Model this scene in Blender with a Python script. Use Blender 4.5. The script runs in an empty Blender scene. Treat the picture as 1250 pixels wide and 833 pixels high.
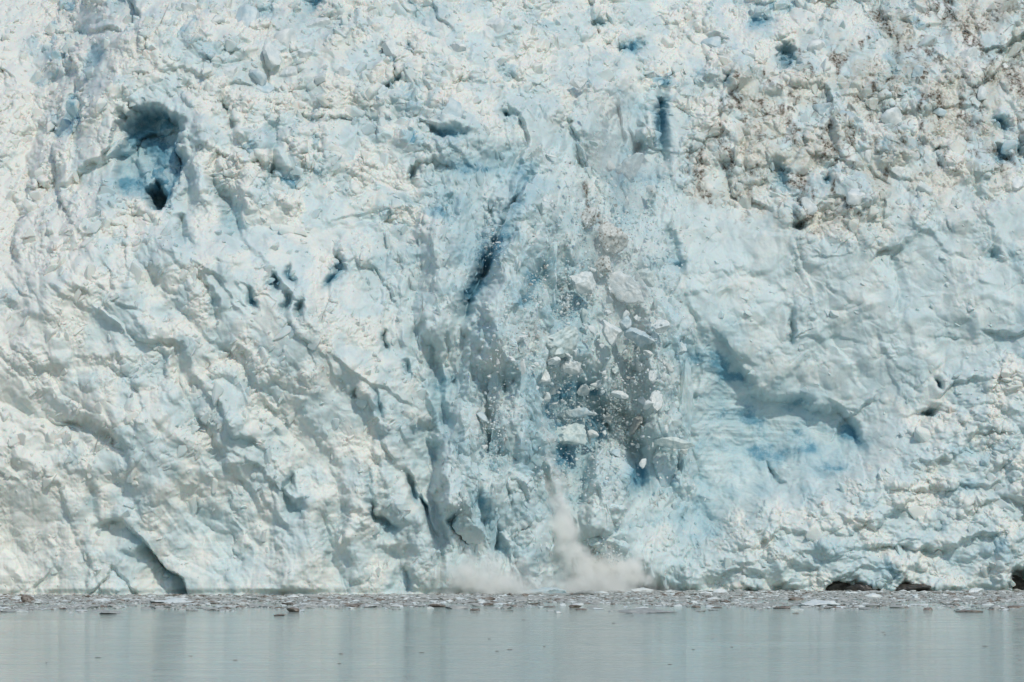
# A calving tidewater glacier: ice front, falling ice, spray, brash ice and milky fjord water.
import bpy, math, random
import numpy as np

C = bpy.context.scene.collection
RNG = np.random.default_rng(7)
random.seed(7)
f32 = np.float32
DX = 0.09                     # metres between the vertices of the ice face

# ------------------------------------------------------------------ camera geometry
CAM_Y, CAM_Z, PITCH = -500.0, 12.0, math.atan(18.85 / 500)
FPX = 5000.0                  # focal length in photograph pixels (144 mm on 36 mm)

def at(px, py, Y):
    """point seen at photograph pixel (px, py) on the vertical plane y = Y"""
    a, b = px - 625.0, 416.5 - py
    dx = a
    dy = FPX * math.cos(PITCH) - b * math.sin(PITCH)
    dz = FPX * math.sin(PITCH) + b * math.cos(PITCH)
    t = (Y - CAM_Y) / dy
    return dx * t, Y, CAM_Z + dz * t

def on_water(px, py):
    a, b = px - 625.0, 416.5 - py
    dy = FPX * math.cos(PITCH) - b * math.sin(PITCH)
    dz = FPX * math.sin(PITCH) + b * math.cos(PITCH)
    t = -CAM_Z / dz
    return a * t, CAM_Y + dy * t

def base_y(z, x):
    """how far the ice front leans back at height z; right of the left-hand mass it stands farther back"""
    z = np.maximum(z, 0.0)
    t = np.clip((x + 9.0) / 34.0, 0, 1)
    return 0.10 * z + 0.011 * np.maximum(z - 30.0, 0.0) ** 2 + 24.0 * t * t * (3 - 2 * t)

def xz(px, py):
    Y = 0.0
    for _ in range(14):
        x, _y, z = at(px, py, Y)
        Y = .5 * Y + .5 * float(base_y(z, x))
    return x, z

# ------------------------------------------------------------------ noise
def _tab(seed):
    r = np.random.default_rng(seed)
    return r.permutation(256).astype(np.int32)

def _hash(ix, iy, seed):
    p = _tab(seed)
    return p[(p[ix & 255] + iy) & 255]

def perlin(x, y, seed=0):
    ix = np.floor(x).astype(np.int32); iy = np.floor(y).astype(np.int32)
    fx = (x - ix).astype(f32); fy = (y - iy).astype(f32)
    ang = np.arange(256) * (2 * np.pi / 256)
    gx, gy = np.cos(ang).astype(f32), np.sin(ang).astype(f32)
    p = _tab(seed)
    def g(dx_, dy_):
        h = p[(p[(ix + dx_) & 255] + iy + dy_) & 255]
        return gx[h] * (fx - dx_) + gy[h] * (fy - dy_)
    u = fx * fx * fx * (fx * (fx * 6 - 15) + 10); v = fy * fy * fy * (fy * (fy * 6 - 15) + 10)
    a = g(0, 0); a += u * (g(1, 0) - a)
    b = g(0, 1); b += u * (g(1, 1) - b)
    return (a + v * (b - a)) * f32(1.5)

def fbm(x, y, seed, octv=4, gain=0.5):
    s = np.zeros_like(x, dtype=f32); a = 1.0
    for o in range(octv):
        s += f32(a) * perlin(x * 2 ** o + o * 17.3, y * 2 ** o - o * 9.1, seed + o)
        a *= gain
    return s

def plates(x, y, seed, tilt=0.5, side=2.2):
    """angular blocks: each cell a tilted flat facet with steep flanks, the highest one wins.
    returns height (about -0.6..1) and a random number per block"""
    ix = np.floor(x).astype(np.int32); iy = np.floor(y).astype(np.int32)
    fx = (x - ix).astype(f32); fy = (y - iy).astype(f32)
    r = np.random.default_rng(seed)
    ox, oy = r.random(256).astype(f32), r.random(256).astype(f32)
    top = (r.random(256) * 0.8).astype(f32)
    tx = (r.normal(0, tilt, 256)).astype(f32); ty = (r.normal(0, tilt, 256)).astype(f32)
    an = r.random(256) * np.pi
    ca, sa = np.cos(an).astype(f32), np.sin(an).astype(f32)
    asp = (0.7 + 0.9 * r.random(256)).astype(f32)
    ident = r.random(256).astype(f32)
    p = _tab(seed + 99)
    best = np.full(x.shape, -9.0, f32); bid = np.zeros(x.shape, f32)
    for j in (-1, 0, 1):
        for i in (-1, 0, 1):
            h = p[(p[(ix + i) & 255] + iy + j) & 255]
            dx_ = fx - i - ox[h]; dy_ = fy - j - oy[h]
            a = np.abs(dx_ * ca[h] + dy_ * sa[h]) * asp[h]
            b = np.abs(dy_ * ca[h] - dx_ * sa[h])
            flank = top[h] + 1.0 - f32(side) * (np.maximum(a, b) * 0.75 + (a + b) * 0.18)
            v = np.minimum(top[h] + tx[h] * dx_ + ty[h] * dy_ - f32(.12) * (dx_ * dx_ + dy_ * dy_), flank)
            m = v > best
            best[m] = v[m]; bid[m] = ident[h][m]
    return np.maximum(best, -1.2), bid

def smooth(e0, e1, v):
    t = np.clip((v - e0) / (e1 - e0), 0, 1)
    return t * t * (3 - 2 * t)

def blur(a, n):
    """separable box blur of radius n, twice"""
    for _ in range(2):
        for ax in (0, 1):
            pad = [(0, 0), (0, 0)]; pad[ax] = (n + 1, n)
            c = np.cumsum(np.pad(a, pad, mode='edge').astype(np.float64), axis=ax)
            L = a.shape[ax]
            if ax == 0: a = ((c[2 * n + 1:2 * n + 1 + L] - c[:L]) / (2 * n + 1)).astype(f32)
            else: a = ((c[:, 2 * n + 1:2 * n + 1 + L] - c[:, :L]) / (2 * n + 1)).astype(f32)
    return a

# ------------------------------------------------------------------ the ice face as a field
X0, X1, Z0, Z1 = -86.0, 86.0, -1.6, 90.0
nx, nz = int((X1 - X0) / DX), int((Z1 - Z0) / DX)
gx = np.linspace(X0, X1, nx, dtype=f32); gz = np.linspace(Z0, Z1, nz, dtype=f32)
GX, GZ = np.meshgrid(gx, gz)           # rows = height
SX, SZ = (X1 - X0) / (nx - 1), (Z1 - Z0) / (nz - 1)

WX = GX + 1.6 * fbm(GX / 9, GZ / 9, 11, 5, .55); WZ = GZ + 1.6 * fbm(GX / 9 + 40, GZ / 9, 15, 5, .55)

def poly_mask(pts, soft, warp=True):
    q = [xz(*p) for p in pts]
    px_, pz_ = (WX, WZ) if warp else (GX, GZ)
    m = np.zeros(GX.shape, bool)
    n = len(q)
    for i in range(n):
        (xa, za), (xb, zb) = q[i], q[(i + 1) % n]
        if za == zb: continue
        c = (za > pz_) != (zb > pz_)
        m ^= c & (px_ < (xb - xa) * (pz_ - za) / (zb - za) + xa)
    return blur(m.astype(f32), max(1, int(soft / SX / 2)))

H = np.zeros(GX.shape, f32)            # towards the viewer, metres
BLUE = np.zeros(GX.shape, f32)
CLEFT = np.zeros(GX.shape, f32)        # open cracks keep clear of loose shards

def seg_field(pts, pad, warp=0.5):
    """local window, signed distance (positive = right of travel) and 0..1 along for a pixel polyline"""
    q = [xz(*p) for p in pts]
    if len(q) > 2:                       # round the corners
        e = [q[0]] + q + [q[-1]]; r = []
        for k in range(1, len(e) - 2):
            for u in (0, .25, .5, .75):
                r.append(tuple(.5 * (2 * e[k][c] + (e[k + 1][c] - e[k - 1][c]) * u + (2 * e[k - 1][c] - 5 * e[k][c] + 4 * e[k + 1][c] - e[k + 2][c]) * u * u
                                     + (3 * e[k][c] - e[k - 1][c] - 3 * e[k + 1][c] + e[k + 2][c]) * u ** 3) for c in (0, 1)))
        q = r + [q[-1]]
    return seg_field_w(q, pad, warp)

def seg_field_w(q, pad, warp=0.5):
    xs = [a for a, b in q]; zs = [b for a, b in q]
    i0 = max(0, int((min(xs) - pad - X0) / SX)); i1 = min(nx, int((max(xs) + pad - X0) / SX) + 2)
    j0 = max(0, int((min(zs) - pad - Z0) / SZ)); j1 = min(nz, int((max(zs) + pad - Z0) / SZ) + 2)
    if i1 - i0 < 2 or j1 - j0 < 2: return None
    w = (slice(j0, j1), slice(i0, i1))
    gxx = GX[w] + warp * (WX[w] - GX[w]); gzz = GZ[w] + warp * (WZ[w] - GZ[w])
    best = np.full(gxx.shape, 1e9, f32); sgn = np.ones(gxx.shape, f32); bpr = np.zeros(gxx.shape, f32); tt = np.zeros(gxx.shape, f32)
    lens = [math.hypot(q[k + 1][0] - q[k][0], q[k + 1][1] - q[k][1]) for k in range(len(q) - 1)]
    tot = sum(lens); acc = 0
    for k in range(len(q) - 1):
        (xa, za), (xb, zb) = q[k], q[k + 1]
        ex, ez = (xb - xa) / lens[k], (zb - za) / lens[k]
        rx, rz = gxx - xa, gzz - za
        t = np.clip(rx * ex + rz * ez, 0, lens[k])
        d = np.hypot(rx - t * ex, rz - t * ez)
        pr = rx * ez - rz * ex
        s = np.where(pr > 0, 1, -1); pr = np.abs(pr)
        m = (d < best - 1e-3) | ((d < best + 1e-3) & (pr > bpr))
        best[m] = d[m]; sgn[m] = s[m]; bpr[m] = pr[m]; tt[m] = ((acc + t) / tot)[m]
        acc += lens[k]
    return w, best, best * sgn, tt

def groove(pts, depth, width, blue=0.0, warp=0.8, taper=0.3):
    r = seg_field(pts, width * 3 + 2, warp)
    if r is None: return
    w, d, s, t = r
    tp = smooth(0, taper, t) * smooth(0, taper, 1 - t)
    g = np.exp(-(d / width) ** 2) * tp
    H[w] -= depth * g
    CLEFT[w] = np.maximum(CLEFT[w], g)
    if blue: BLUE[w] = np.maximum(BLUE[w], blue * np.exp(-(d / (width * 1.6)) ** 2) * tp)

def step(pts, depth, rec, blue=0.0, edge=0.35, warp=0.9, taper=0.3, q=None, side=0.0):
    """a cliff along the line: ground right of travel drops by depth and recovers over rec metres"""
    r = seg_field_w(q, rec * 4 + 2, warp) if q else seg_field(pts, rec * 5 + 2, warp)
    if r is None: return
    w, d, s, t = r
    tp = smooth(0, taper, t) * smooth(0, taper, 1 - t)
    endfall = np.exp(-np.maximum(d - np.abs(s), 0) / rec)
    g = smooth(-edge, edge, s) * np.exp(-np.maximum(s, 0) / rec) * tp * endfall
    if rec >= 3 and not q:
        far = smooth(1.0, 4.0, d); g = g * (1 - far) + blur(g, 18) * far
    H[w] -= depth * g
    if side: H[w] += side * smooth(-edge, edge, -s) * np.exp(-np.maximum(-s, 0) / rec) * tp
    if blue: BLUE[w] = np.maximum(BLUE[w], blue * smooth(-edge, edge, s) * np.exp(-np.maximum(s, 0) / (rec * 0.8)) * tp)

def bump(px, py, rx, ry, height, p=2.0, rot=0.0):
    """a swelling (or hollow) with half-sizes in metres"""
    x, z = xz(px, py)
    c, s = math.cos(math.radians(rot)), math.sin(math.radians(rot))
    dx_ = WX - x; dz_ = WZ - z
    a = (dx_ * c + dz_ * s) / rx; b = (dz_ * c - dx_ * s) / ry
    g = np.exp(-(a * a + b * b) ** (p / 2))
    H[...] += height * g
    return g

# ---- regions
M_top = poly_mask([(-300, -300), (1600, -300), (1600, 60), (1250, 230), (1050, 300), (960, 260), (830, 240), (760, 110), (650, 130), (560, 170),
                   (500, 300), (390, 300), (330, 260), (240, 290), (60, 300), (-300, 300)], 5)
M_left = poly_mask([(-300, 270), (60, 280), (240, 280), (400, 300), (480, 420), (545, 600), (540, 760), (-300, 760)], 3)
M_cent = poly_mask([(560, 160), (650, 120), (760, 100), (830, 230), (850, 480), (860, 640), (830, 760), (535, 760), (548, 600), (480, 420), (400, 300), (500, 300)], 2)
M_scar = poly_mask([(846, 380), (875, 425), (930, 475), (990, 492), (1050, 515), (1060, 570), (1000, 600), (940, 615), (860, 640), (846, 560)], 2)
M_face = poly_mask([(820, 240), (960, 260), (1050, 300), (1250, 230), (1600, 60), (1600, 330), (1250, 420), (1120, 520), (1060, 560), (1050, 520), (990, 492),
                    (930, 475), (880, 425), (840, 380)], 3)
M_apron = poly_mask([(830, 650), (940, 612), (1060, 565), (1120, 520), (1250, 410), (1600, 320), (1600, 760), (820, 760)], 3)
M_low = poly_mask([(-300, 590), (200, 600), (330, 560), (480, 560), (545, 580), (545, 760), (-300, 760)], 6)
M_base = smooth(14, 2, GZ)

# ---- large forms
H += 2.0 * fbm(GX / 30, GZ / 30, 21, 3)
M_leftw = blur(M_left, 40)
H += 4.5 * M_leftw
step([(470, 380), (505, 455), (525, 525), (548, 600), (543, 660), (536, 760)], 4.6, 10.0, 0.25, 1.1, 1.2, .4)
H += 7.0 * blur(M_apron, 30) * smooth(36, 3, GZ)
H += 2.0 * M_apron
# far left bright slope leaning away
step([(65, 60), (30, 180), (20, 300), (60, 370)], 3.5, 10, 0.0, 1.0)
step([(110, 90), (70, 150), (58, 190), (72, 240), (110, 300)], 2.5, 5.0, 0.0, 0.5)
H -= .55 * np.maximum(GZ - 36, 0) * smooth(-50, -64, GX)
bump(200, 60, 11, 6, 3.0); bump(300, 200, 8, 8, 2.0); bump(250, 330, 9, 6, 1.5, rot=-40)
# cave
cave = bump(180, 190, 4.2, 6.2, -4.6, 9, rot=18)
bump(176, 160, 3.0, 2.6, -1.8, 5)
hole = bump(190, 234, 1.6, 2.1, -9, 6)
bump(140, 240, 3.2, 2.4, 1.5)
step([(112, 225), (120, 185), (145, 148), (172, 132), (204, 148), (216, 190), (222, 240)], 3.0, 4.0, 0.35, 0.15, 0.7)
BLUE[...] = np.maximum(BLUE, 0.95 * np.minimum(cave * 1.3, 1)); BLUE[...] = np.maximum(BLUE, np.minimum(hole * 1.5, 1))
for pts, dp, wd in [([(222, 255), (233, 285), (240, 310)], 3.0, 0.6), ([(212, 170), (228, 215), (240, 270)], 2.0, 0.8), ([(268, 100), (280, 150), (282, 190)], 2.0, 0.7),
                    ([(262, 205), (280, 250), (295, 300)], 2.2, 0.8), ([(322, 130), (330, 200), (332, 250)], 1.8, 0.7), ([(245, 330), (262, 370), (258, 400)], 1.4, 0.6)]:
    groove(pts, dp, wd, 0.35)
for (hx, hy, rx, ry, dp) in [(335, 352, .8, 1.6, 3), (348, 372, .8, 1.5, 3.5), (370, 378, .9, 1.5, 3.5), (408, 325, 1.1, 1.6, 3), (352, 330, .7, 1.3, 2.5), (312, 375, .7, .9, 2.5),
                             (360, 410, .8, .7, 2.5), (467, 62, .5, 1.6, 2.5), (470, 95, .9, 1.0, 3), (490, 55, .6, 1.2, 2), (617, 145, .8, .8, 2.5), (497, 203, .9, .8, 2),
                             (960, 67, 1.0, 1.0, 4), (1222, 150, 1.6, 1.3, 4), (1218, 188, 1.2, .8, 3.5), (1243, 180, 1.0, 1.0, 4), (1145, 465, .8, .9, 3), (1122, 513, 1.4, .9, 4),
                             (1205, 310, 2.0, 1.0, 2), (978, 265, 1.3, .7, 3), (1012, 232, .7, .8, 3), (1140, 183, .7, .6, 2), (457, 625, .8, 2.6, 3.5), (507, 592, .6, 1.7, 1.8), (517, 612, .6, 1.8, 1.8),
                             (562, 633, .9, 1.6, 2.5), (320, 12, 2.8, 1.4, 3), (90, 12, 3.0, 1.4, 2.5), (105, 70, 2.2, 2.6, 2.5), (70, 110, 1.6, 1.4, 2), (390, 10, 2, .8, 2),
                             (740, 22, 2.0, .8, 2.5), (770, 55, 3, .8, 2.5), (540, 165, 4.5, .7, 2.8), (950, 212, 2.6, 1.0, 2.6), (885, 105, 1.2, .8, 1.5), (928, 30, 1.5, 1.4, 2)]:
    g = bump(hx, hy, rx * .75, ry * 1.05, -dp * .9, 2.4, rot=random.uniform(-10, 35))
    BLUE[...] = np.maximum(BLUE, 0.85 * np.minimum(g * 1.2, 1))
# left slope: diagonal ledges
for pts, dp, rc in [([(20, 330), (75, 350), (130, 400), (200, 430), (290, 520)], 2.4, 5), ([(100, 300), (190, 340), (240, 400), (310, 440), (345, 530)], 2.2, 4),
                    ([(210, 420), (270, 455), (330, 520), (360, 600), (352, 640)], 2.6, 4), ([(0, 360), (40, 385), (60, 400)], 1.8, 4), ([(0, 530), (90, 515), (150, 560), (190, 640)], 2.4, 5),
                    ([(180, 470), (250, 520), (300, 590), (330, 650), (350, 720)], 2.6, 4), ([(330, 420), (380, 500), (420, 590), (430, 720)], 2.2, 5), ([(400, 400), (440, 500), (470, 600), (478, 720)], 1.8, 4),
                    ([(0, 430), (60, 450), (140, 445), (215, 500)], 2.0, 4), ([(60, 590), (120, 590), (135, 640)], 1.6, 3), ([(30, 600), (22, 640), (70, 680)], 1.4, 3), ([(285, 540), (325, 590), (350, 660), (382, 727)], 1.6, 3)]:
    step(pts, dp * .6, rc * .8, 0.1, 0.9, 1.2, .4)
step([(112, 646), (150, 636), (178, 658), (206, 692), (226, 708), (233, 745)], 1.8, 3.6, 0.4, 0.3, 0.35, 0.12)
step([(178, 658), (206, 692), (226, 708), (233, 745)], 2.8, 3.0, 0.5, 0.3, 0.35, 0.12)
groove([(116, 732), (128, 712), (142, 704), (160, 716), (182, 732)], .7, 0.26, 0.15, 1.0, 0.05)
groove([(148, 672), (165, 680), (176, 692)], 0.8, 0.4, 0.4, 0.2)
groove([(110, 590), (118, 600), (117, 640)], 1.2, 0.6, 0.4, 0.2)
# flutes at the foot
for pts, dp, wd in [([(362, 560), (360, 600), (356, 640)], 2.2, .5), ([(395, 600), (400, 660), (412, 727)], 1.4, .8), ([(440, 560), (452, 600), (462, 640)], 1.6, .6), ([(478, 660), (482, 700), (478, 730)], 1.6, .7),
                    ([(492, 690), (496, 732)], 1.8, .6), ([(502, 570), (508, 590), (512, 612)], 1.4, .5), ([(515, 585), (522, 650), (535, 690)], 2.2, .5), ([(470, 400), (475, 430)], 1.8, .4), ([(484, 440), (492, 470)], 1.6, .4),
                    ([(452, 470), (462, 520)], 1.2, .4), ([(436, 480), (432, 500)], 1.6, .4)]:
    groove(pts, dp, wd, 0.5)
# centre: crevasse, pillars and recesses
step([(572, 400), (572, 375), (580, 350), (600, 322), (612, 285), (632, 245), (655, 205), (662, 170)][::-1], 4.2, 3.5, 0.95, 0.3, 0.3)
groove([(636, 235), (612, 290), (588, 330), (574, 360), (568, 398)], 3.0, 0.8, 0.95, 0.5, .12)
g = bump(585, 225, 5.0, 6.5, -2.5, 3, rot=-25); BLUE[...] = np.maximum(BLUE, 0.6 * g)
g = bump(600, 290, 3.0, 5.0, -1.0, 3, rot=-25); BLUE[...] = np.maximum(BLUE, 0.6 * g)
step([(500, 225), (490, 200), (520, 190), (560, 200)], 2.0, 3, 0.5)
step([(560, 330), (545, 250), (555, 190)], 1.4, 3, 0.3)
bump(625, 370, 3.4, 11, 2.5, 2, rot=-12)
bump(640, 480, 3.2, 9, 2.2); bump(600, 610, 4.5, 9, 2.0); bump(650, 640, 3.5, 8, 1.8)
step([(668, 230), (690, 330), (672, 420), (672, 480), (663, 540), (664, 590), (690, 650), (705, 720)][::-1][::-1], 3.2, 9.0, 0.45, 0.8, 0.9)
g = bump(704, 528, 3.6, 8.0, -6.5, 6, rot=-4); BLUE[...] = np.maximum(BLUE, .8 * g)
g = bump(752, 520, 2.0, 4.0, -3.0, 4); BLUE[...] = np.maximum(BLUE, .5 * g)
bump(745, 590, 4.5, 7, 2.0); bump(800, 440, 3.4, 14, 2.2); bump(815, 590, 2.6, 7, 1.5)
groove([(768, 520), (778, 570), (785, 620)], 3.0, 1.3, 0.6, 0.2); groove([(530, 420), (535, 480), (538, 540)], 3.6, 1.3, 0.8)
groove([(506, 500), (520, 545), (545, 575)], 2.2, 1.2, 0.6); groove([(600, 480), (602, 530), (604, 560)], 2.8, 0.9, 0.8)
groove([(590, 580), (586, 610), (600, 650), (610, 690)], 3.2, 0.9, 0.9, 0.3); groove([(608, 560), (614, 590), (622, 620)], 1.8, 0.4, 0.5)
groove([(655, 330), (648, 360), (640, 395)], 2.4, 1.1, 0.8); groove([(690, 340), (688, 380), (684, 410)], 3.2, 1.4, 0.7)
# right cleft with blue walls
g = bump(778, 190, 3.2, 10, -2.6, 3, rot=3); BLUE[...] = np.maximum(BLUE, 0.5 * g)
step([(812, 85), (806, 130), (808, 170), (816, 215), (822, 290), (842, 335)], 0.0, 3, 0)
groove([(812, 90), (806, 130), (808, 170), (816, 215)], 3.6, 0.75, 0.95, 0.1); groove([(812, 270), (820, 310), (838, 330)], 2.0, 0.8, 0.7)
groove([(752, 120), (742, 160), (738, 190)], 1.6, .5, .5); groove([(783, 165), (780, 185), (790, 205)], 2.0, .5, .7, .1)
g = bump(768, 225, 1.8, 4.0, 1.6, 4); BLUE[...] = np.maximum(BLUE, 0.7 * g)
for pts, wd, am in [([(545, 190), (600, 215), (575, 300)], 5, .55), ([(640, 210), (610, 290)], 2.5, .6), ([(690, 330), (690, 420)], 2.0, .7), ([(600, 500), (605, 560)], 1.6, .6), ([(530, 440), (540, 530)], 1.8, .6),
                    ([(660, 330), (650, 380)], 1.6, .6), ([(760, 130), (770, 250)], 3.2, .5), ([(860, 420), (900, 520), (880, 600)], 5, .55), ([(950, 520), (1040, 560)], 4, .5), ([(985, 680), (1060, 700)], 3, .5), ([(1150, 690), (1220, 680)], 3, .45),
                    ([(810, 560), (830, 640)], 2.5, .5), ([(560, 620), (620, 690)], 3, .35), ([(150, 215), (215, 230)], 3, .5), ([(1040, 230), (1100, 200)], 3, .35), ([(1080, 60), (1120, 110)], 3, .35)]:
    r = seg_field(pts, wd * 3, 1.3)
    if r: BLUE[r[0]] = np.maximum(BLUE[r[0]], .8 * am * np.exp(-(r[1] / wd) ** 2))
def pillar(pts, wid, height, warp=.9):
    r = seg_field(pts, wid * 2 + 2, warp)
    w, d, s, t = r
    tp = smooth(0, .25, t) * smooth(0, .25, 1 - t)
    k = np.clip(1 - d / wid, 0, 1)
    H[w] += (1.5 if pts[0][0] > 530 else 1.1) * height * np.minimum(k * 1.25, .75 + .25 * k) * tp
PILLARS = []
for pts, wd, hh in [([(40, 300), (180, 420), (280, 540), (330, 640), (350, 735)], 6.5, 2.0), ([(180, 290), (330, 400), (430, 520), (470, 640), (480, 735)], 6.5, 2.1), ([(-20, 400), (120, 480), (220, 590), (260, 660)], 6.0, 1.7), ([(300, 300), (430, 420), (505, 560), (522, 690)], 5.0, 2.0), ([(-20, 530), (80, 580), (150, 630)], 5.0, 1.0),
                    ([(110, 330), (250, 450), (340, 570), (385, 660)], 4.0, 1.6), ([(655, 185), (625, 300), (610, 400), (604, 480)], 3.8, 4.2), ([(668, 330), (652, 420), (642, 520), (646, 610)], 3.2, 3.8), ([(572, 470), (568, 560), (574, 650)], 3.2, 3.4), ([(620, 560), (640, 640), (652, 715)], 3.2, 2.2),
                    ([(800, 330), (806, 430), (812, 570)], 3.6, 3.4), ([(748, 560), (742, 620), (735, 670)], 3.6, 2.6), ([(832, 480), (828, 610)], 1.8, 1.6), ([(535, 230), (530, 330), (545, 440)], 3.0, 2.0), ([(612, 470), (608, 560), (590, 690)], 2.0, 1.6),
                    ([(740, 60), (730, 130), (715, 190)], 3.0, 2.0), ([(795, 130), (790, 180)], 1.4, 1.6), ([(395, 560), (385, 640), (388, 727)], 4.0, 1.8), ([(430, 560), (440, 640), (438, 727)], 2.4, 1.6), ([(500, 610), (512, 680), (515, 727)], 2.2, 1.8),
                    ([(345, 640), (352, 690), (355, 727)], 2.0, 1.4), ([(300, 100), (310, 200), (305, 290)], 3.0, 1.6), ([(245, 130), (252, 200), (268, 280)], 1.6, 1.6), ([(350, 120), (352, 200), (345, 280)], 2.4, 1.6)]:
    pillar(pts, wd, hh)
    if hh >= 1.6 and 1.7 < wd < 3.9 and pts[0][0] > 560 and pts[0][1] > 100: PILLARS.append((pts, wd, hh))
# scar: hollow with an overhanging rim
bump(930, 540, 12, 11, -3.5, 2)
bump(905, 520, 5, 7, -1.2, 2, rot=20); bump(985, 560, 6, 3, .9, 2, rot=-25); bump(900, 590, 5, 3, .8, 2)
step([(868, 400), (880, 428), (906, 452), (930, 474), (960, 484), (992, 494), (1030, 500), (1052, 522), (1054, 560), (1040, 590)], 2.4, 7.0, 0.7, 0.6, 0.9)
step([(1000, 480), (1030, 498), (1050, 530), (1048, 565)], 1.0, 2.5, 0.6, 0.3, 0.3)
step([(832, 270), (838, 330), (846, 400), (852, 480), (850, 560), (856, 640)], 1.3, 6.0, 0.25, 0.7, 1.0)
groove([(848, 600), (860, 630), (884, 650)], 1.4, .9, .8); groove([(936, 560), (950, 580), (975, 588)], 1.2, .4, .6)
groove([(846, 560), (866, 610)], 1.2, 1.0, .6)
step([(900, 290), (930, 340), (965, 375), (972, 400), (970, 430)], .45, 3.0, 0.1, 1.0); groove([(968, 375), (972, 400), (968, 430)], 1.4, .35, .5)
step([(1060, 330), (1085, 312), (1110, 306)], 1.8, 3.0, 0.2); step([(1180, 260), (1192, 330), (1185, 400), (1195, 470)], 1.0, 5.0, 0.1, 1.4)
step([(1110, 300), (1105, 380), (1115, 450), (1105, 510)], .9, 5.0, 0.1, 1.4); step([(1190, 410), (1230, 405), (1290, 395)], 1.5, 3.0, 0.2)
step([(900, 75), (885, 110), (890, 150), (905, 110)], 1.0, 3, 0.3)
bump(895, 90, 2.5, 5.0, 2.0, 3, rot=-15); bump(985, 245, 1.6, 1.4, 1.6, 4); bump(1040, 240, 4.0, 3.0, 1.8, 4); bump(1090, 170, 3.0, 3.0, 1.6, 4)
bump(1010, 300, 5, 8, 1.2, 3)
# apron and foot
for pts, dp, rc in [([(1250, 560), (1190, 590), (1110, 600), (1060, 640), (980, 650)], 2.0, 5), ([(1250, 640), (1190, 650), (1130, 665), (1060, 660), (1010, 690)], 2.4, 5), ([(1200, 500), (1150, 560), (1090, 585)], 1.4, 4),
                    ([(1010, 650), (950, 655), (900, 690)], 1.4, 4), ([(1250, 600), (1200, 615), (1160, 640)], 1.2, 3)]:
    step(pts[::-1], dp, rc, 0.2, 0.5)
g = bump(775, 672, 6.0, 4.2, 4.5, 2.5, rot=-35); bump(815, 690, 4.0, 2.6, 3.0, 2.5, rot=-30)
step([(720, 690), (760, 650), (800, 640), (830, 690), (832, 722)][::-1], 1.2, 2.0, 0.2)
for (hx, hy, rx, ry, dp) in [(1036, 722, 2.7, .95, 4), (1106, 723, 2.0, .65, 4), (1243, 718, 2.6, 1.5, 5), (945, 700, 4.5, 1.0, 1.5), (885, 705, 3.0, 1.0, 1.5)]:
    bump(hx, hy, rx, ry, -dp, 4)
bump(1215, 690, 1.4, 3.4, 2.0, 3, rot=-25); bump(1070, 690, 3.0, 3.5, 1.6, 3)

# ---- random fracture ledges, turned the way each region breaks
def region_angle(x, z):
    i = min(nx - 1, max(0, int((x - X0) / SX))); j = min(nz - 1, max(0, int((z - Z0) / SZ)))
    if M_scar[j, i] > .5: return None
    if M_left[j, i] > .5: return math.radians(-52 if z > 14 else -70), .65
    if M_cent[j, i] > .5: return math.radians(-86), 0.9
    if M_apron[j, i] > .5: return math.radians(random.choice((12, -8, 60))), 0.7
    if M_face[j, i] > .5: return math.radians(random.choice((-75, 40, 10))), 0.4
    return math.radians(random.choice((-65, -80, 30, -20))), 1.0
for k in range(620):
    x, z = random.uniform(X0, X1), random.uniform(0, Z1)
    ra = region_angle(x, z)
    if ra is None: continue
    a, s_ = ra
    a += random.gauss(0, 0.3)
    if random.random() < .5: a += math.pi
    L = random.choice((1.5, 2.5, 2.5, 4, 4, 7)) * random.uniform(.7, 1.4)
    bend = random.gauss(0, .3)
    q = [(x - L * math.cos(a), z - L * math.sin(a)), (x, z), (x + L * math.cos(a + bend), z + L * math.sin(a + bend))]
    step(None, s_ * L * random.uniform(.12, .32), L * random.uniform(.35, .8), 0.35 * (random.random() < .25), 0.12 + .03 * L, .8, .3, q=q)

# ---- blocks and flutes at several sizes
wx1 = GX + 0.8 * fbm(GX / 4.5, GZ / 4.5, 31, 2); wz1 = GZ + 0.8 * fbm(GX / 4.5 + 9, GZ / 4.5 + 3, 35, 2)
wx2 = GX + 0.25 * fbm(GX / 1.4, GZ / 1.4, 41, 2); wz2 = GZ + 0.25 * fbm(GX / 1.4 + 9, GZ / 1.4 + 3, 45, 2)
def rot(x, y, deg, ax, ay):
    c, s = math.cos(math.radians(deg)), math.sin(math.radians(deg))
    return (x * c + y * s) / ax, (y * c - x * s) / ay
iso = np.clip(1.0 * M_top + .34 * M_left + .22 * M_cent + .04 * M_scar + .28 * M_face + .62 * M_apron, 0, 1)
clump = smooth(-.35, .35, fbm(GX / 7, GZ / 7, 51, 3))          # smooth panels between broken ground
iso *= .5 + .7 * clump
r1, id1 = plates(wx1 / 4.2, wz1 / 4.2, 61, .55, 2.0)
r2, id2 = plates(wx1 / 1.9 + 5, wz1 / 1.9, 62, .6, 2.2)
r3, id3 = plates(wx2 / .85 + 3, wz2 / .85, 63, .6, 2.2)
H += iso * (1.7 * r1 + .8 * r2)
lump = fbm(wx1 / 4.5, wz1 / 4.5, 66, 2)
H += (.35 + .45 * M_left * (1 - .7 * M_low) + .5 * M_face + .6 * M_apron) * (.55 * np.abs(lump) + .3 * lump)
dg = np.clip(M_left * (1 - .75 * M_low), 0, 1)
a_, b_ = rot(wx1, wz1, -50, 7.0, 3.6); d1, idd = plates(a_, b_, 71, .34, 1.6)
a_, b_ = rot(wx1, wz1, -58, 2.8, 1.5); d2, _ = plates(a_, b_, 72, .4, 1.7)
H += dg * (1.0 * d1 + .45 * d2) * (.6 + .5 * clump)
vt = np.clip(M_cent * 1.0 + .75 * M_low + .25 * M_face + .12 * M_scar, 0, 1)
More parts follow.
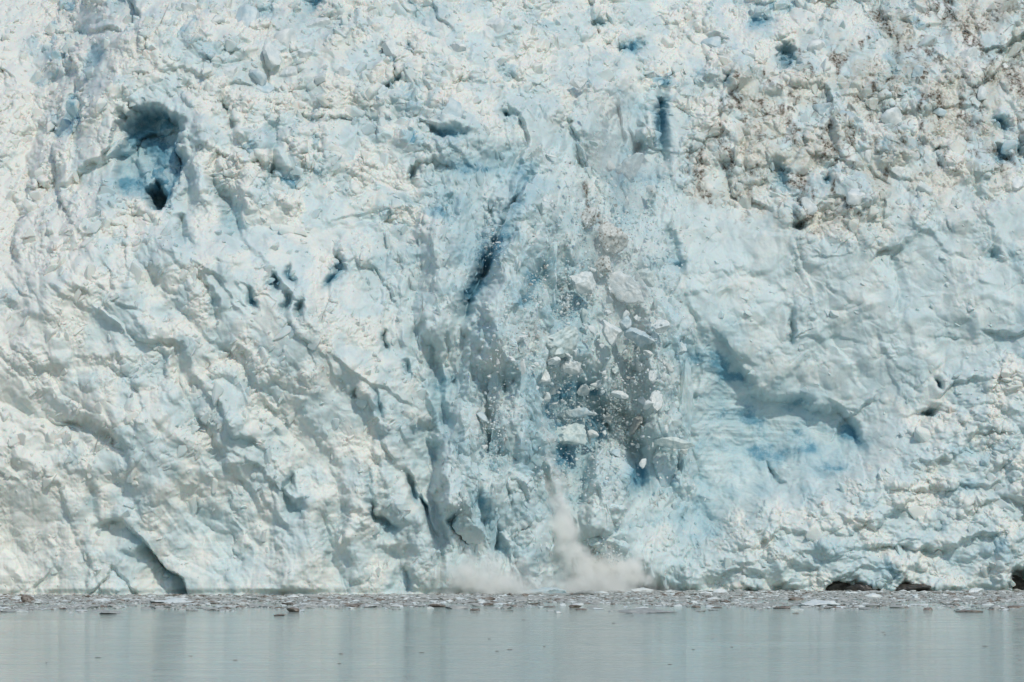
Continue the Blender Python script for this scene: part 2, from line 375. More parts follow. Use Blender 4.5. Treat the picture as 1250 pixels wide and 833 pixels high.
a_, b_ = rot(wx1, wz1, 86, 11.0, 2.6); v1, _ = plates(a_, b_, 73, .45, 1.6)
a_, b_ = rot(wx1, wz1, 82, 4.2, 1.1); v2, _ = plates(a_, b_, 74, .5, 1.7)
H += vt * (.5 + .5 * M_cent) * (1.25 * v1 + .6 * v2)
fa, fb = rot(wx1, wz1, 25, 5.5, 3.5); fp, _ = plates(fa, fb, 75, .35, 1.4)
H += M_face * .9 * fp
H += M_apron * .5 * fbm(GX / 2.2, GZ / 1.4, 76, 3)

# fold out: small detail along the surface normal so that lips overhang
rough = np.clip(.9 * M_top + .38 * M_left + .45 * M_cent + .10 * M_scar + .38 * M_face + .95 * M_apron, 0, 1) * (.35 + .75 * clump)
D = rough * (.05 + .5 * smooth(-.1, .35, fbm(GX / 4 + 70, GZ / 4, 54, 3))) * r3
r4, id4 = plates(wx2 / .42 + 3, wz2 / .42, 64, .6, 2.0)
crumb = smooth(-.05, .45, fbm(GX / 5 + 30, GZ / 5, 53, 3)) * np.clip(M_top * .8 + M_left * (.55 - .25 * M_low) + M_apron * .9 + .25 * M_cent, 0, 1)
r5, _ = plates(wx2 / .21, wz2 / .21, 65, .6, 2.0)
D += crumb * (.24 * r4 + .10 * r5)
D += (.02 + .05 * crumb) * (1 - 2 * np.abs(fbm(wx2 / 1.3, wz2 / 1.3, 77, 4))) * (.4 + .6 * rough)
D += (.015 + .06 * crumb) * fbm(GX / .5, GZ / .5, 78, 2)
D = blur(D, 0)
# thin horizontal melt bands low on the clean faces
band = np.clip(M_scar + .6 * M_low + .35 * M_cent * smooth(40, 20, GZ), 0, 1)
D += band * (.05 * perlin(GX / 9, (GZ + .25 * fbm(GX / 6, GZ / 6, 79, 2)) / .55, 80) + .03 * perlin(GX / 6, GZ / .25, 81))
D += M_scar * .35 * fbm(wx1 / 3, wz1 / 2, 82, 4)
# wave-cut notch
H -= .5 * smooth(.9, .1, GZ)

Y = base_y(GZ, GX) - H
# normals of the smooth field
Yb = blur(Y, 2)
dyx = np.gradient(Yb, SX, axis=1); dyz = np.gradient(Yb, SZ, axis=0)
nrm = 1 / np.sqrt(dyx ** 2 + dyz ** 2 + 1)
NX, NY, NZ = dyx * nrm, -nrm, dyz * nrm
PX = GX + NX * D + .35 * M_top * fbm(GX / 2, GZ / 2, 90, 2) * .3
PY = Y + NY * D
PZ = GZ + NZ * D
# ---- what the ice is made of (its own colours; far-left sun glare painted in)
n_b = fbm(GX / 6, GZ / 4, 95, 4)
fresh = np.clip(.5 * M_cent + .95 * M_scar + .22 * M_face + .20 * M_apron + .12 * M_left + .1 * M_top, 0, 1)
BLUE = np.clip(BLUE * (.8 + .4 * n_b) + .62 * fresh * smooth(-.5, .9, n_b + .25 * (id2 - .5)), 0, 1)
BLUE = np.clip(BLUE + .35 * (id1 > .82) * iso * smooth(-.2, .3, n_b) + .25 * (id2 > .85) * iso, 0, 1)
M_dirt = poly_mask([(830, 180), (860, 90), (950, 90), (1080, -20), (1150, -60), (1400, -60), (1400, 160), (1250, 230), (1120, 260), (1020, 280), (900, 260), (835, 245)], 6)
crease = np.abs(fbm(wx1 / 2.6, wz1 / 2.6, 97, 4))
dirt = 1.25 * M_dirt * np.maximum(smooth(.35, -.35, r2 + .4 * r3), .8 * smooth(.12, 0, crease)) * smooth(-.05, .35, fbm(GX / 3.5, GZ / 5, 98, 4) + .08)
for (dx_, dy_, rx, ry, s_) in [(833, 215, 1.6, 1.6, 1), (850, 238, 1.8, .8, .8), (1000, 190, .9, .9, .9), (1170, 40, 1.6, 3, .9), (1160, 10, 2.5, 1.2, .8), (1248, 45, .8, 3, .9), (985, 255, .7, 2.0, .9), (995, 235, .6, 1.6, .8),
                               (1060, 110, .8, 1.5, .7), (1130, 130, 1.0, 1.0, .7), (955, 150, .6, 2.0, .6), (885, 178, .5, 1.4, .7), (720, 245, .8, 2.0, .9), (735, 262, 1.0, .8, .8), (700, 148, .6, .9, .8), (460, 20, .9, .8, .5), (200, 30, 2, 1, .3)]:
    x, z = xz(dx_, dy_)
    dirt = np.maximum(dirt, s_ * np.exp(-((WX - x) / rx) ** 2 - ((WZ - z) / ry) ** 2) * smooth(.3, -.4, r3 + .5 * r2) * 1.2)
for pts, wd in [([(842, 188), (846, 215), (852, 242)], .8), ([(826, 208), (848, 232), (872, 246)], .8), ([(955, 125), (957, 150), (954, 178)], .5), ([(1000, 168), (1002, 182), (998, 198)], .8), ([(992, 238), (986, 255), (998, 272)], .6),
                ([(1148, -5), (1168, 25), (1188, 58)], 1.4), ([(1060, 98), (1058, 120), (1066, 142)], .6), ([(1085, 28), (1098, 46), (1100, 62)], .6), ([(1170, 128), (1182, 150)], .6), ([(932, 88), (948, 105), (962, 122)], .5), ([(895, 98), (906, 132)], .4),
                ([(1044, 62), (1072, 44)], .5), ([(1240, 60), (1248, 85), (1250, 112)], .9), ([(874, 158), (880, 180), (886, 204)], .5), ([(908, 118), (916, 152)], .4), ([(1112, 58), (1150, 76)], .5), ([(1132, 108), (1126, 140), (1118, 172)], .5),
                ([(985, 128), (995, 150)], .4), ([(1015, 225), (1040, 262)], .4), ([(1080, 190), (1070, 225)], .4), ([(970, 60), (990, 90)], .4), ([(1200, 60), (1215, 95)], .6), ([(715, 235), (724, 258)], .6), ([(740, 262), (752, 300)], .5)]:
    r = seg_field(pts, wd * 4, 1.6)
    if r:
        k_ = np.exp(-(r[1] / wd) ** 2) * smooth(-.35, .25, fbm(GX[r[0]] / .9, GZ[r[0]] / 1.4, 102, 3))
        dirt[r[0]] = np.maximum(dirt[r[0]], 1.3 * k_)
dirt = np.clip(dirt, 0, 1)
M_grime = blur(np.clip(M_dirt + .35 * poly_mask([(100, 0), (400, -20), (520, 120), (300, 140), (120, 80)], 6), 0, 1), 20)
GRIME = np.clip(M_grime * smooth(-.2, .5, fbm(GX / 5, GZ / 5, 99, 3) + .3 * id3), 0, 1)
SNOW_GLARE = .85 * np.clip(.75 * crumb + .55 * smooth(.1, .9, id2 * .6 + id3 * .4) * iso + .5 * smooth(-.3, .4, fbm(GX / 4, GZ / 5, 101, 4)) * (1 - fresh) + .6 * smooth(-45, -62, GX) + .12 * M_left, 0, 1)  # snowy crust; the far-left strip is whitened to paint in its sunlit glare

# ------------------------------------------------------------------ helpers for objects and materials
def tag(o, label=None, cat=None, group=None, kind=None):
    if label: o['label'] = label
    if cat: o['category'] = cat
    if group: o['group'] = group
    if kind: o['kind'] = kind
    return o

def empty(name, loc=(0, 0, 0)):
    o = bpy.data.objects.new(name, None); C.objects.link(o); o.location = loc; o.empty_display_size = .5
    return o

def link(name, me, mat=None, parent=None, loc=None):
    if mat and not me.materials: me.materials.append(mat)
    o = bpy.data.objects.new(name, me); C.objects.link(o)
    if parent: o.parent = parent
    if loc: o.location = loc
    return o

def raw_mesh(name, verts, quads, smooth_=True):
    me = bpy.data.meshes.new(name)
    n = quads.shape[1]
    me.vertices.add(len(verts)); me.loops.add(quads.size); me.polygons.add(len(quads))
    me.vertices.foreach_set('co', np.ascontiguousarray(verts, dtype=f32).ravel())
    me.loops.foreach_set('vertex_index', np.ascontiguousarray(quads, dtype=np.int32).ravel())
    me.polygons.foreach_set('loop_start', np.arange(0, quads.size, n, dtype=np.int32))
    me.polygons.foreach_set('use_smooth', np.full(len(quads), smooth_, dtype=bool))
    me.update(calc_edges=True)
    return me

class NT:
    def __init__(s, name):
        s.m = bpy.data.materials.new(name); s.m.use_nodes = True
        s.t = s.m.node_tree; s.t.nodes.clear()
        s.out = s.t.nodes.new('ShaderNodeOutputMaterial')
    def n(s, typ, **kw):
        nd = s.t.nodes.new(typ)
        for k, v in kw.items():
            if k in nd.inputs: nd.inputs[k].default_value = v
            else: setattr(nd, k, v)
        return nd
    def l(s, a, b): s.t.links.new(a, b)
    def mix(s, fac, a, b):
        nd = s.t.nodes.new('ShaderNodeMix'); nd.data_type = 'RGBA'
        for i, v in ((0, fac), (6, a), (7, b)):
            if hasattr(v, 'is_output'): s.l(v, nd.inputs[i])
            else: nd.inputs[i].default_value = v
        return nd.outputs[2]
    def ramp(s, src, p0, p1, v0=0., v1=1.):
        nd = s.n('ShaderNodeMapRange'); nd.interpolation_type = 'SMOOTHSTEP'
        s.l(src, nd.inputs[0])
        for i, v in zip((1, 2, 3, 4), (p0, p1, v0, v1)): nd.inputs[i].default_value = v
        return nd.outputs[0]

WHITE = (.72, .73, .685, 1); GREY = (.51, .60, .605, 1); PALE = (.58, .67, .675, 1); BLUEC = (.395, .54, .58, 1); DEEP = (.13, .30, .39, 1); GRIMEC = (.53, .515, .44, 1); BROWN = (.105, .083, .058, 1)

def ice_material():
    k = NT('glacier_ice')
    tc = k.n('ShaderNodeTexCoord')
    at_ = lambda nm: k.n('ShaderNodeAttribute', attribute_name=nm).outputs['Fac']
    n1 = k.n('ShaderNodeTexNoise', Scale=.35, Detail=6.0, Roughness=.6); k.l(tc.outputs['Object'], n1.inputs['Vector'])
    n2 = k.n('ShaderNodeTexNoise', Scale=2.6, Detail=5.0, Roughness=.65); k.l(tc.outputs['Object'], n2.inputs['Vector'])
    col = k.mix(k.ramp(n1.outputs['Fac'], .4, .62), PALE, GREY)
    sn = k.n('ShaderNodeMath', operation='MULTIPLY_ADD'); k.l(n2.outputs['Fac'], sn.inputs[0]); sn.inputs[1].default_value = .8; sn.inputs[2].default_value = -.4
    sa = k.n('ShaderNodeMath', operation='ADD'); k.l(at_('snow_glare'), sa.inputs[0]); k.l(sn.outputs[0], sa.inputs[1])
    col = k.mix(k.ramp(sa.outputs[0], .1, .8), col, WHITE)
    b = at_('blue')
    bl = k.n('ShaderNodeMath', operation='ADD'); k.l(b, bl.inputs[0])
    mm = k.n('ShaderNodeMath', operation='MULTIPLY_ADD'); k.l(n2.outputs['Fac'], mm.inputs[0]); mm.inputs[1].default_value = .5; mm.inputs[2].default_value = -.25
    k.l(mm.outputs[0], bl.inputs[1])
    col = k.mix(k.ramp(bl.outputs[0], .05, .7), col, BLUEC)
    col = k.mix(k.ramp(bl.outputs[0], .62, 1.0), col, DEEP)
    g = k.n('ShaderNodeMath', operation='MULTIPLY'); k.l(at_('grime'), g.inputs[0]); k.l(k.ramp(n2.outputs['Fac'], .35, .6, .2, .8), g.inputs[1])
    col = k.mix(g.outputs[0], col, GRIMEC)
    d = k.n('ShaderNodeMath', operation='MULTIPLY'); k.l(at_('dirt'), d.inputs[0]); k.l(k.ramp(n2.outputs['Fac'], .4, .6, .35, 1.), d.inputs[1])
    col = k.mix(d.outputs[0], col, BROWN)
    bs = k.n('ShaderNodeBsdfPrincipled', Roughness=.55); k.l(col, bs.inputs['Base Color'])
    bs.inputs['Specular IOR Level'].default_value = .3
    bs.inputs['Subsurface Weight'].default_value = .6; bs.inputs['Subsurface Radius'].default_value = (.25, .6, .8); bs.inputs['Subsurface Scale'].default_value = .3
    n3 = k.n('ShaderNodeTexNoise', Scale=7.0, Detail=4.0, Roughness=.7); k.l(tc.outputs['Object'], n3.inputs['Vector'])
    bp = k.n('ShaderNodeBump', Strength=.3, Distance=.08); k.l(n3.outputs['Fac'], bp.inputs['Height']); k.l(bp.outputs[0], bs.inputs['Normal'])
    k.l(bs.outputs[0], k.out.inputs['Surface'])
    return k.m
ICE = ice_material()

# ------------------------------------------------------------------ the glacier: one thing, its faces as parts
idx = np.arange(nz * nx, dtype=np.int64).reshape(nz, nx)
lab_names = ['icefall', 'ice_slope', 'shattered_cliff', 'fracture_scar', 'smooth_face', 'rubble_apron', 'ice_cave']
stack = np.stack([M_top + .02, M_left, M_cent, M_scar * 1.2, M_face, M_apron, 1.9 * (cave > .35)])
part = np.argmax(stack, axis=0)[:-1, :-1]
V = np.stack([PX, PY, PZ], -1).reshape(-1, 3)
e1 = np.gradient(np.stack([PX, PY, PZ], -1), axis=1); e2 = np.gradient(np.stack([PX, PY, PZ], -1), axis=0)
VN = np.cross(e1, e2); VN /= np.linalg.norm(VN, axis=-1, keepdims=True) + 1e-9
VN = VN.reshape(-1, 3)
glacier = empty('glacier', (0, 0, 0))
tag(glacier, 'towering crumbled white and pale blue glacier front rising straight from the water', 'glacier')
for li, nm in enumerate(lab_names):
    j, i = np.nonzero(part == li)
    if not len(j): continue
    quads = np.stack([idx[j, i], idx[j, i + 1], idx[j + 1, i + 1], idx[j + 1, i]], -1)
    used, inv = np.unique(quads, return_inverse=True)
    me = raw_mesh(nm, V[used], inv.reshape(-1, 4))
    for an, arr in (('blue', BLUE), ('dirt', dirt), ('grime', GRIME), ('snow_glare', SNOW_GLARE)):
        me.attributes.new(an, 'FLOAT', 'POINT').data.foreach_set('value', np.ascontiguousarray(arr.ravel()[used], dtype=f32))
    me.normals_split_custom_set_from_vertices(VN[used])
    o = link(nm, me, ICE, glacier)
PARTLAB = {'icefall': 'broken blocky upper ice streaked brown at the right', 'ice_slope': 'white diagonally ridged ice slope on the left', 'shattered_cliff': 'blue cracked upright ice behind the falling debris',
           'fracture_scar': 'smooth blue hollow with fine level layers', 'smooth_face': 'pale smoother ice face on the right', 'rubble_apron': 'lumpy ice rubble slope at lower right', 'ice_cave': 'shaded blue cave at upper left'}
for ch in glacier.children:
    ch['label'] = PARTLAB[ch.name.split('.')[0]]

def surf_y(x, z):
    i = min(nx - 1, max(0, int((x - X0) / SX))); j = min(nz - 1, max(0, int((z - Z0) / SZ)))
    return float(PY[j, i])

# ------------------------------------------------------------------ angular ice blocks
import bmesh
_ico = {}
def ico(sub):
    if sub not in _ico:
        bm = bmesh.new(); bmesh.ops.create_icosphere(bm, subdivisions=sub, radius=1)
        bm.verts.ensure_lookup_table()
        v = np.array([p.co[:] for p in bm.verts], f32); f = np.array([[q.index for q in p.verts] for p in bm.faces], np.int32)
        bm.free(); _ico[sub] = (v / np.linalg.norm(v, axis=1, keepdims=True), f)
    return _ico[sub]

def block_shape(seed, sub=4, planes=11, rough_=.05, size=(1, 1, 1)):
    r = np.random.default_rng(seed)
    d, f = ico(sub)
    n = r.normal(size=(planes, 3)); n /= np.linalg.norm(n, axis=1, keepdims=True)
    dist = r.uniform(.45, .95, planes)
    dot = d @ n.T
    rad = np.min(np.where(dot > .05, dist / np.maximum(dot, .05), 9), axis=1)
    rad = np.minimum(rad, 1.25)
    v = d * rad[:, None]
    ph = r.uniform(0, 50, 3)
    for sc_, am in ((1.6, .5), (3.7, .2)):
        v = v + d * (min(rough_, .05) * am * (np.sin(v[:, [1]] * sc_ * 2 + ph[0] + 2 * np.sin(v[:, [2]] * sc_ + ph[1])) + perlin(v[:, 0] * sc_ + ph[0], v[:, 1] * sc_ + v[:, 2] * sc_ * 1.3 + ph[2], int(seed) % 900)[:, None]))
    size = np.array(size, dtype=float)
    v = v * size
    m_ = float(np.sort(size)[1]) * max(.03, rough_)
    q = v * (1.1 / max(.35, float(np.sort(size)[1])) ** .5)
    v = v + d * (m_ * (1.3 * perlin(q[:, 0] + ph[0] + .6 * q[:, 1], q[:, 2] + ph[1] - .5 * q[:, 1], int(seed) % 700) + .8 * perlin(2.6 * q[:, 0] + ph[1], 2.6 * q[:, 2] + 1.9 * q[:, 1], int(seed) % 700 + 3)))[:, None]
    return v.astype(f32), f

def block_mesh(name, seed, mat, **kw):
    v, f = block_shape(seed, **kw)
    me = raw_mesh(name, v, f, True)
    try: me.set_sharp_from_angle(angle=math.radians(38))
    except Exception: pass
    me.materials.append(mat)
    return me

def chunk_material(name, base, second, dark=None, rough_=.5):
    k = NT(name)
    tc = k.n('ShaderNodeTexCoord'); oi = k.n('ShaderNodeObjectInfo')
    ad = k.n('ShaderNodeVectorMath', operation='ADD'); k.l(tc.outputs['Object'], ad.inputs[0])
    cb = k.n('ShaderNodeCombineXYZ'); 
    mu = k.n('ShaderNodeMath', operation='MULTIPLY'); k.l(oi.outputs['Random'], mu.inputs[0]); mu.inputs[1].default_value = 40
    k.l(mu.outputs[0], cb.inputs[0]); k.l(cb.outputs[0], ad.inputs[1])
    n1 = k.n('ShaderNodeTexNoise', Scale=1.4, Detail=5.0, Roughness=.6); k.l(ad.outputs[0], n1.inputs['Vector'])
    col = k.mix(k.ramp(n1.outputs['Fac'], .38, .62), base, second)
    if dark:
        n2 = k.n('ShaderNodeTexNoise', Scale=3.1, Detail=5.0, Roughness=.7); k.l(ad.outputs[0], n2.inputs['Vector'])
        col = k.mix(k.ramp(n2.outputs['Fac'], .5, .64), col, dark)
    bs = k.n('ShaderNodeBsdfPrincipled', Roughness=rough_); k.l(col, bs.inputs['Base Color'])
    n3 = k.n('ShaderNodeTexNoise', Scale=6.0, Detail=4.0); k.l(ad.outputs[0], n3.inputs['Vector'])
    bp = k.n('ShaderNodeBump', Strength=.5, Distance=.1); k.l(n3.outputs['Fac'], bp.inputs['Height']); k.l(bp.outputs[0], bs.inputs['Normal'])
    k.l(bs.outputs[0], k.out.inputs['Surface'])
    return k.m
M_white = chunk_material('pale_ice', (.73, .75, .73, 1), (.59, .66, .67, 1))
M_blue = chunk_material('blue_ice', (.42, .55, .60, 1), (.58, .65, .66, 1))
M_green = chunk_material('sea_green_ice', (.45, .57, .58, 1), (.60, .67, .65, 1))
M_dirty = chunk_material('dirty_ice', (.61, .64, .62, 1), (.53, .56, .54, 1), (.20, .155, .11, 1))
M_brown = chunk_material('muddy_ice', (.17, .135, .105, 1), (.30, .27, .235, 1), (.06, .04, .03, 1))
M_rock = chunk_material('wet_dark_rock', (.035, .033, .03, 1), (.07, .06, .05, 1), (.02, .018, .016, 1), .35)
M_grey = chunk_material('grey_melting_ice', (.31, .325, .31, 1), (.43, .44, .42, 1))
MATS = {'w': M_white, 'b': M_blue, 'g': M_green, 'd': M_dirty, 'm': M_brown, 'e': M_grey}

# blocks frozen into the broken upper ice: parts of the glacier
lib = {}
def lib_mesh(kind, mat, n=6, sub=4, planes=8, rough_=.07):
    key = (kind, mat)
    if key not in lib:
        lib[key] = [block_mesh(kind, 1000 + hash(mat) % 1 + 31 * i + 7 * ord(mat), MATS[mat], sub=sub, planes=planes, rough_=rough_) for i in range(n)]
    return random.choice(lib[key])
spots = [(277, 88, 1.5), (310, 92, 1.5), (330, 72, 1.7), (352, 50, 1.8), (300, 30, 2.0), (262, 30, 1.3), (318, 108, 1.5), (350, 92, 1.3), (372, 70, 1.5), (385, 30, 1.6), (230, 15, 1.4), (395, 95, 1.4),
         (470, 110, 1.4), (475, 60, 1.6), (545, 140, 1.6), (515, 30, 1.2), (420, 90, 1.2), (560, 60, 1.3), (600, 30, 1.4), (985, 250, 1.5), (1045, 245, 1.8), (1090, 150, 1.7), (1040, 150, 1.9), (1075, 60, 1.6),
         (1010, 130, 1.4), (1120, 90, 1.5), (1180, 70, 1.5), (1150, 140, 1.4), (1200, 120, 1.4), (1230, 80, 1.4), (1095, 205, 1.4), (1130, 230, 1.5), (870, 60, 1.6), (920, 70, 1.3), (1000, 60, 1.4), (1240, 230, 1.6), (1060, 195, 1.3)]
for (bx, by, s_) in spots:
    x, z = xz(bx + random.uniform(-4, 4), by + random.uniform(-4, 4))
    o = link('ice_block', lib_mesh('ice_block', random.choice('wwwb')), None, glacier)
    s_ *= .8
    o.location = (x, surf_y(x, z) + .25 * s_, z)
    o.scale = (s_ * random.uniform(.8, 1.2), s_ * random.uniform(.8, 1.1), s_ * random.uniform(.8, 1.3))
    o.rotation_euler = [random.uniform(0, 6.28) for _ in range(3)]

# shards and splinters standing out of the face, in the glacier's own ice
def hull(seed, n=13):
    r = np.random.default_rng(seed)
    bm = bmesh.new()
    p = r.normal(size=(n, 3)); p /= np.linalg.norm(p, axis=1, keepdims=True); p *= r.uniform(.6, 1.05, (n, 1))
    for q in p: bm.verts.new(q)
    bmesh.ops.convex_hull(bm, input=bm.verts)
    for v_ in [v_ for v_ in bm.verts if not v_.link_faces]: bm.verts.remove(v_)
    bmesh.ops.bevel(bm, geom=bm.edges[:], offset=.07, segments=1, affect='EDGES')
    bmesh.ops.triangulate(bm, faces=bm.faces)
    bm.verts.ensure_lookup_table(); bm.verts.index_update()
    v_ = np.array([q.co[:] for q in bm.verts], f32); f_ = np.array([[q.index for q in t_.verts] for t_ in bm.faces], np.int32)
    bm.free(); return v_, f_
HULLS = [hull(700 + i, 9 + i % 7) for i in range(40)]
def rotm(a, b, c):
    ca, sa, cb, sb, cc, sc_ = math.cos(a), math.sin(a), math.cos(b), math.sin(b), math.cos(c), math.sin(c)
    return np.array([[ca, 0, sa], [0, 1, 0], [-sa, 0, ca]]) @ np.array([[1, 0, 0], [0, cb, -sb], [0, sb, cb]]) @ np.array([[cc, -sc_, 0], [sc_, cc, 0], [0, 0, 1]])
shards = []
def fld(a, x, z):
    return float(a[min(nz - 1, max(0, int((z - Z0) / SZ))), min(nx - 1, max(0, int((x - X0) / SX)))])
tries = 0
while len(shards) < 13000 and tries < 90000:
    tries += 1
    x, z = random.uniform(X0 + 2, X1 - 2), random.uniform(1.0, Z1 - 2)
    wt, wl, wc, wa, wf = (fld(m, x, z) for m in (M_top, M_left, M_cent, M_apron, M_face))
    cr, cl = fld(crumb, x, z), fld(clump, x, z)
    if fld(cave, x, z) > .3 or fld(M_scar, x, z) > .3 or fld(CLEFT, x, z) > .35: continue
    pr = wt * (.25 + .6 * cl) + wl * (.20 + .4 * cr) * (1 - .6 * fld(M_low, x, z)) + wc * (.3 + .25 * cl) + wa * (.2 + .4 * cr) + wf * .07
    if random.random() > pr: continue
    s_ = min(1.7, .16 + random.expovariate(1 / .26))
    if wc > .5: el, tilt = random.uniform(1.4, 3.0), random.gauss(.05, .22)
    elif wl > .5: el, tilt = random.uniform(1.1, 2.2), random.gauss(-.62 if z > 14 else -.3, .35)
    elif wt > .5: el, tilt = random.uniform(.9, 1.7), random.gauss(0, .7)
    else: el, tilt = random.uniform(1.0, 1.8), random.gauss(.9, .5)
    if wf > .5: s_ *= .8
    if wl > .5: s_ *= .95
    if wc > .5: s_ *= .62
    shards.append((s_, el, tilt, x, z))
shards.sort(key=lambda t_: -t_[0] * t_[1])
def shard_geo(sh):
    s_, el, tilt, x, z = sh
    v_, f_ = random.choice(HULLS)
    v_ = v_ @ rotm(random.uniform(0, 6.28), random.uniform(0, 6.28), random.uniform(0, 6.28)).T
    v_ = v_ * np.array([s_ * random.uniform(.7, 1.1), s_ * random.uniform(.6, .9), s_ * el])
    v_ = v_ @ rotm(-tilt, random.gauss(.15, .2), 0).T
    return v_ + np.array([x, surf_y(x, z) + s_ * random.uniform(.05, .42), z]), f_
def ice_mesh(name, vv, ff):
    me = raw_mesh(name, vv, ff, False)
    ii = np.clip(((vv[:, 0] - X0) / SX).astype(int), 0, nx - 1); jj = np.clip(((vv[:, 2] - Z0) / SZ).astype(int), 0, nz - 1)
    for an, arr in (('blue', BLUE), ('dirt', dirt), ('grime', GRIME), ('snow_glare', SNOW_GLARE)):
        me.attributes.new(an, 'FLOAT', 'POINT').data.foreach_set('value', np.ascontiguousarray(arr[jj, ii], dtype=f32))
    me.materials.append(ICE); return me
for sh in shards[:60]:
    v_, f_ = shard_geo(sh)
    link('serac', ice_mesh('serac', v_.astype(f32), f_), None, glacier)
for pts, wd, hh in PILLARS:
    q = [xz(*p) for p in pts]
    for k in range(len(q) - 1):
        for u in (.25, .8):
            x = q[k][0] + (q[k + 1][0] - q[k][0]) * u + random.gauss(0, .35); z = q[k][1] + (q[k + 1][1] - q[k][1]) * u
            L = math.hypot(q[k + 1][0] - q[k][0], q[k + 1][1] - q[k][1])
            lean = math.atan2(q[k][0] - q[k + 1][0], q[k][1] - q[k + 1][1]) + random.gauss(0, .06)
            wq = wd * random.uniform(.45, .7)
            v_, f_ = block_shape(random.randrange(9999), sub=5, planes=15, rough_=.14, size=(wq, wq * random.uniform(.7, 1.1), L * random.uniform(.36, .5)))
            v_ = v_ @ rotm(lean, random.gauss(.08, .08), 0).T
            ys_ = sorted(surf_y(x + a_, z + b_) for a_ in (-.6, 0, .6) for b_ in (-L * .25, 0, L * .25))[4]
            me = ice_mesh('ice_pillar', (v_ + np.array([x, ys_ + wq * .5, z])).astype(f32), f_)
            link('ice_pillar', me, None, glacier)
vs_, fs_, of_ = [], [], 0
for sh in shards[60:]:
    v_, f_ = shard_geo(sh); vs_.append(v_); fs_.append(f_ + of_); of_ += len(v_)
tag(link('ice_shards', ice_mesh('ice_shards', np.concatenate(vs_).astype(f32), np.concatenate(fs_)), None, glacier), None, None, None, 'stuff')

# ------------------------------------------------------------------ falling ice: every piece a thing
def place(name, px, py, off, size, mat, seed, label, cat, rotv=None, group=None, sub=5, planes=11, rough_=.05):
    x, z = xz(px, py)
    y = surf_y(x, z) - off
    x, y, z = at(px, py, y)
    o = link(name, block_mesh(name, seed, MATS[mat], sub=sub, planes=planes, rough_=rough_, size=size), None, None, (x, y, z))
    o.rotation_euler = rotv or (random.uniform(-.4, .4), random.uniform(-.6, .6), random.uniform(-.6, .6))
    return tag(o, label, cat, group)
G_ = 'large ice blocks breaking off the glacier'
big = [
 (704, 101, 3, (1.25, 1.0, 1.2), 'w', 201, 'squarish white ice block, topmost of the falling blocks, bright on its right side'),
 (692, 412, 4, (2.6, .8, 1.9), 'g', 202, 'large flat grey green slab with pointed upper left corner, tumbling above the white boulder'),
 (698, 446, 4.5, (1.25, 1.1, .95), 'w', 203, 'rounded white boulder of ice just below the large grey green slab'),
 (783, 413, 4, (1.9, 1.2, 1.05), 'b', 204, 'pale blue oval ice block hanging over the dark shaded streak'),
 (748, 288, 3, (1.7, 1.2, 1.8), 'd', 205, 'big dirty ice boulder with brown grit on its left side'),
 (722, 262, 3, (1.0, .9, 1.6), 'd', 206, 'narrow grit covered ice lump beside the big dirty boulder'),
 (737, 322, 3, (1.2, 1.0, 1.0), 'd', 207, 'grit flecked ice lump directly below the big dirty boulder'),
 (824, 541, 3, (2.3, .6, .55), 'g', 208, 'long thin slab tilted down to the right beside the blue hollow'),
 (662, 462, 3, (.95, .8, .95), 'w', 209, 'white ice block perched on the right edge of the upright pillar'),
 (722, 560, 3, (.45, .5, .35), 'w', 210, 'small bright ice piece over the darkest grey recess'),
 (700, 506, 3.5, (2.6, .5, .55), 'b', 211, 'thin pale plate of ice with ragged lower edge in the grey recess'),
 (700, 530, 3, (2.2, .6, 1.8), 'g', 212, 'translucent grey green slab hanging under the thin plate'),
 (757, 483, 4, (.95, .6, .45), 'w', 213, 'small white wedge shaped piece right of the grey recess'),
 (768, 352, 3.5, (2.4, 1.2, 1.5), 'w', 214, 'broad pale ice mass dissolving in spray above the pale blue oval block'),
 (790, 340, 4.0, (1.4, .9, .8), 'g', 215, 'grey green capped ice block at the top of the broad pale mass'),
 (748, 405, 3.5, (1.0, .9, 1.6), 'w', 216, 'upright white ice chunk left of the pale blue oval block'),
 (762, 395, 4.2, (.7, .7, 1.0), 'b', 217, 'blue edged shard between the upright white chunk and the oval block'),
 (712, 345, 3.5, (1.6, 1.1, 1.5), 'w', 218, 'powdery white ice mass bursting apart above the large grey green slab'),
 (768, 205, 2.2, (1.3, .8, 2.4), 'b', 219, 'tall blue ice block with white top standing in the upper cleft'),
 (809, 400, 3, (1.0, .8, .8), 'w', 220, 'pale ice chunk right of the oval block at edge of the panel'),
 (832, 425, 2.5, (.8, .7, 1.1), 'b', 221, 'pale blue shard lying against the panel left of the blue hollow'),
 (674, 440, 4, (.9, .5, .5), 'w', 222, 'jagged white splinter left of the rounded white boulder'),
 (790, 430, 4.5, (.7, .5, .25), 'w', 223, 'thin white sliver under the pale blue oval block'),
 (800, 490, 3.0, (.8, .6, 1.5), 'w', 224, 'long white chunk sliding down the pale panel beneath the dark streak'),
 (776, 520, 3.0, (.7, .6, 1.4), 'e', 225, 'grey ice chunk streaking down beside the long white chunk'),
]
for (px, py, off, size, mat, sd, lb) in big:
    place('falling_ice_block', px, py, off, size, mat, sd, lb, 'ice block', None, G_, rough_=.11, planes=9)

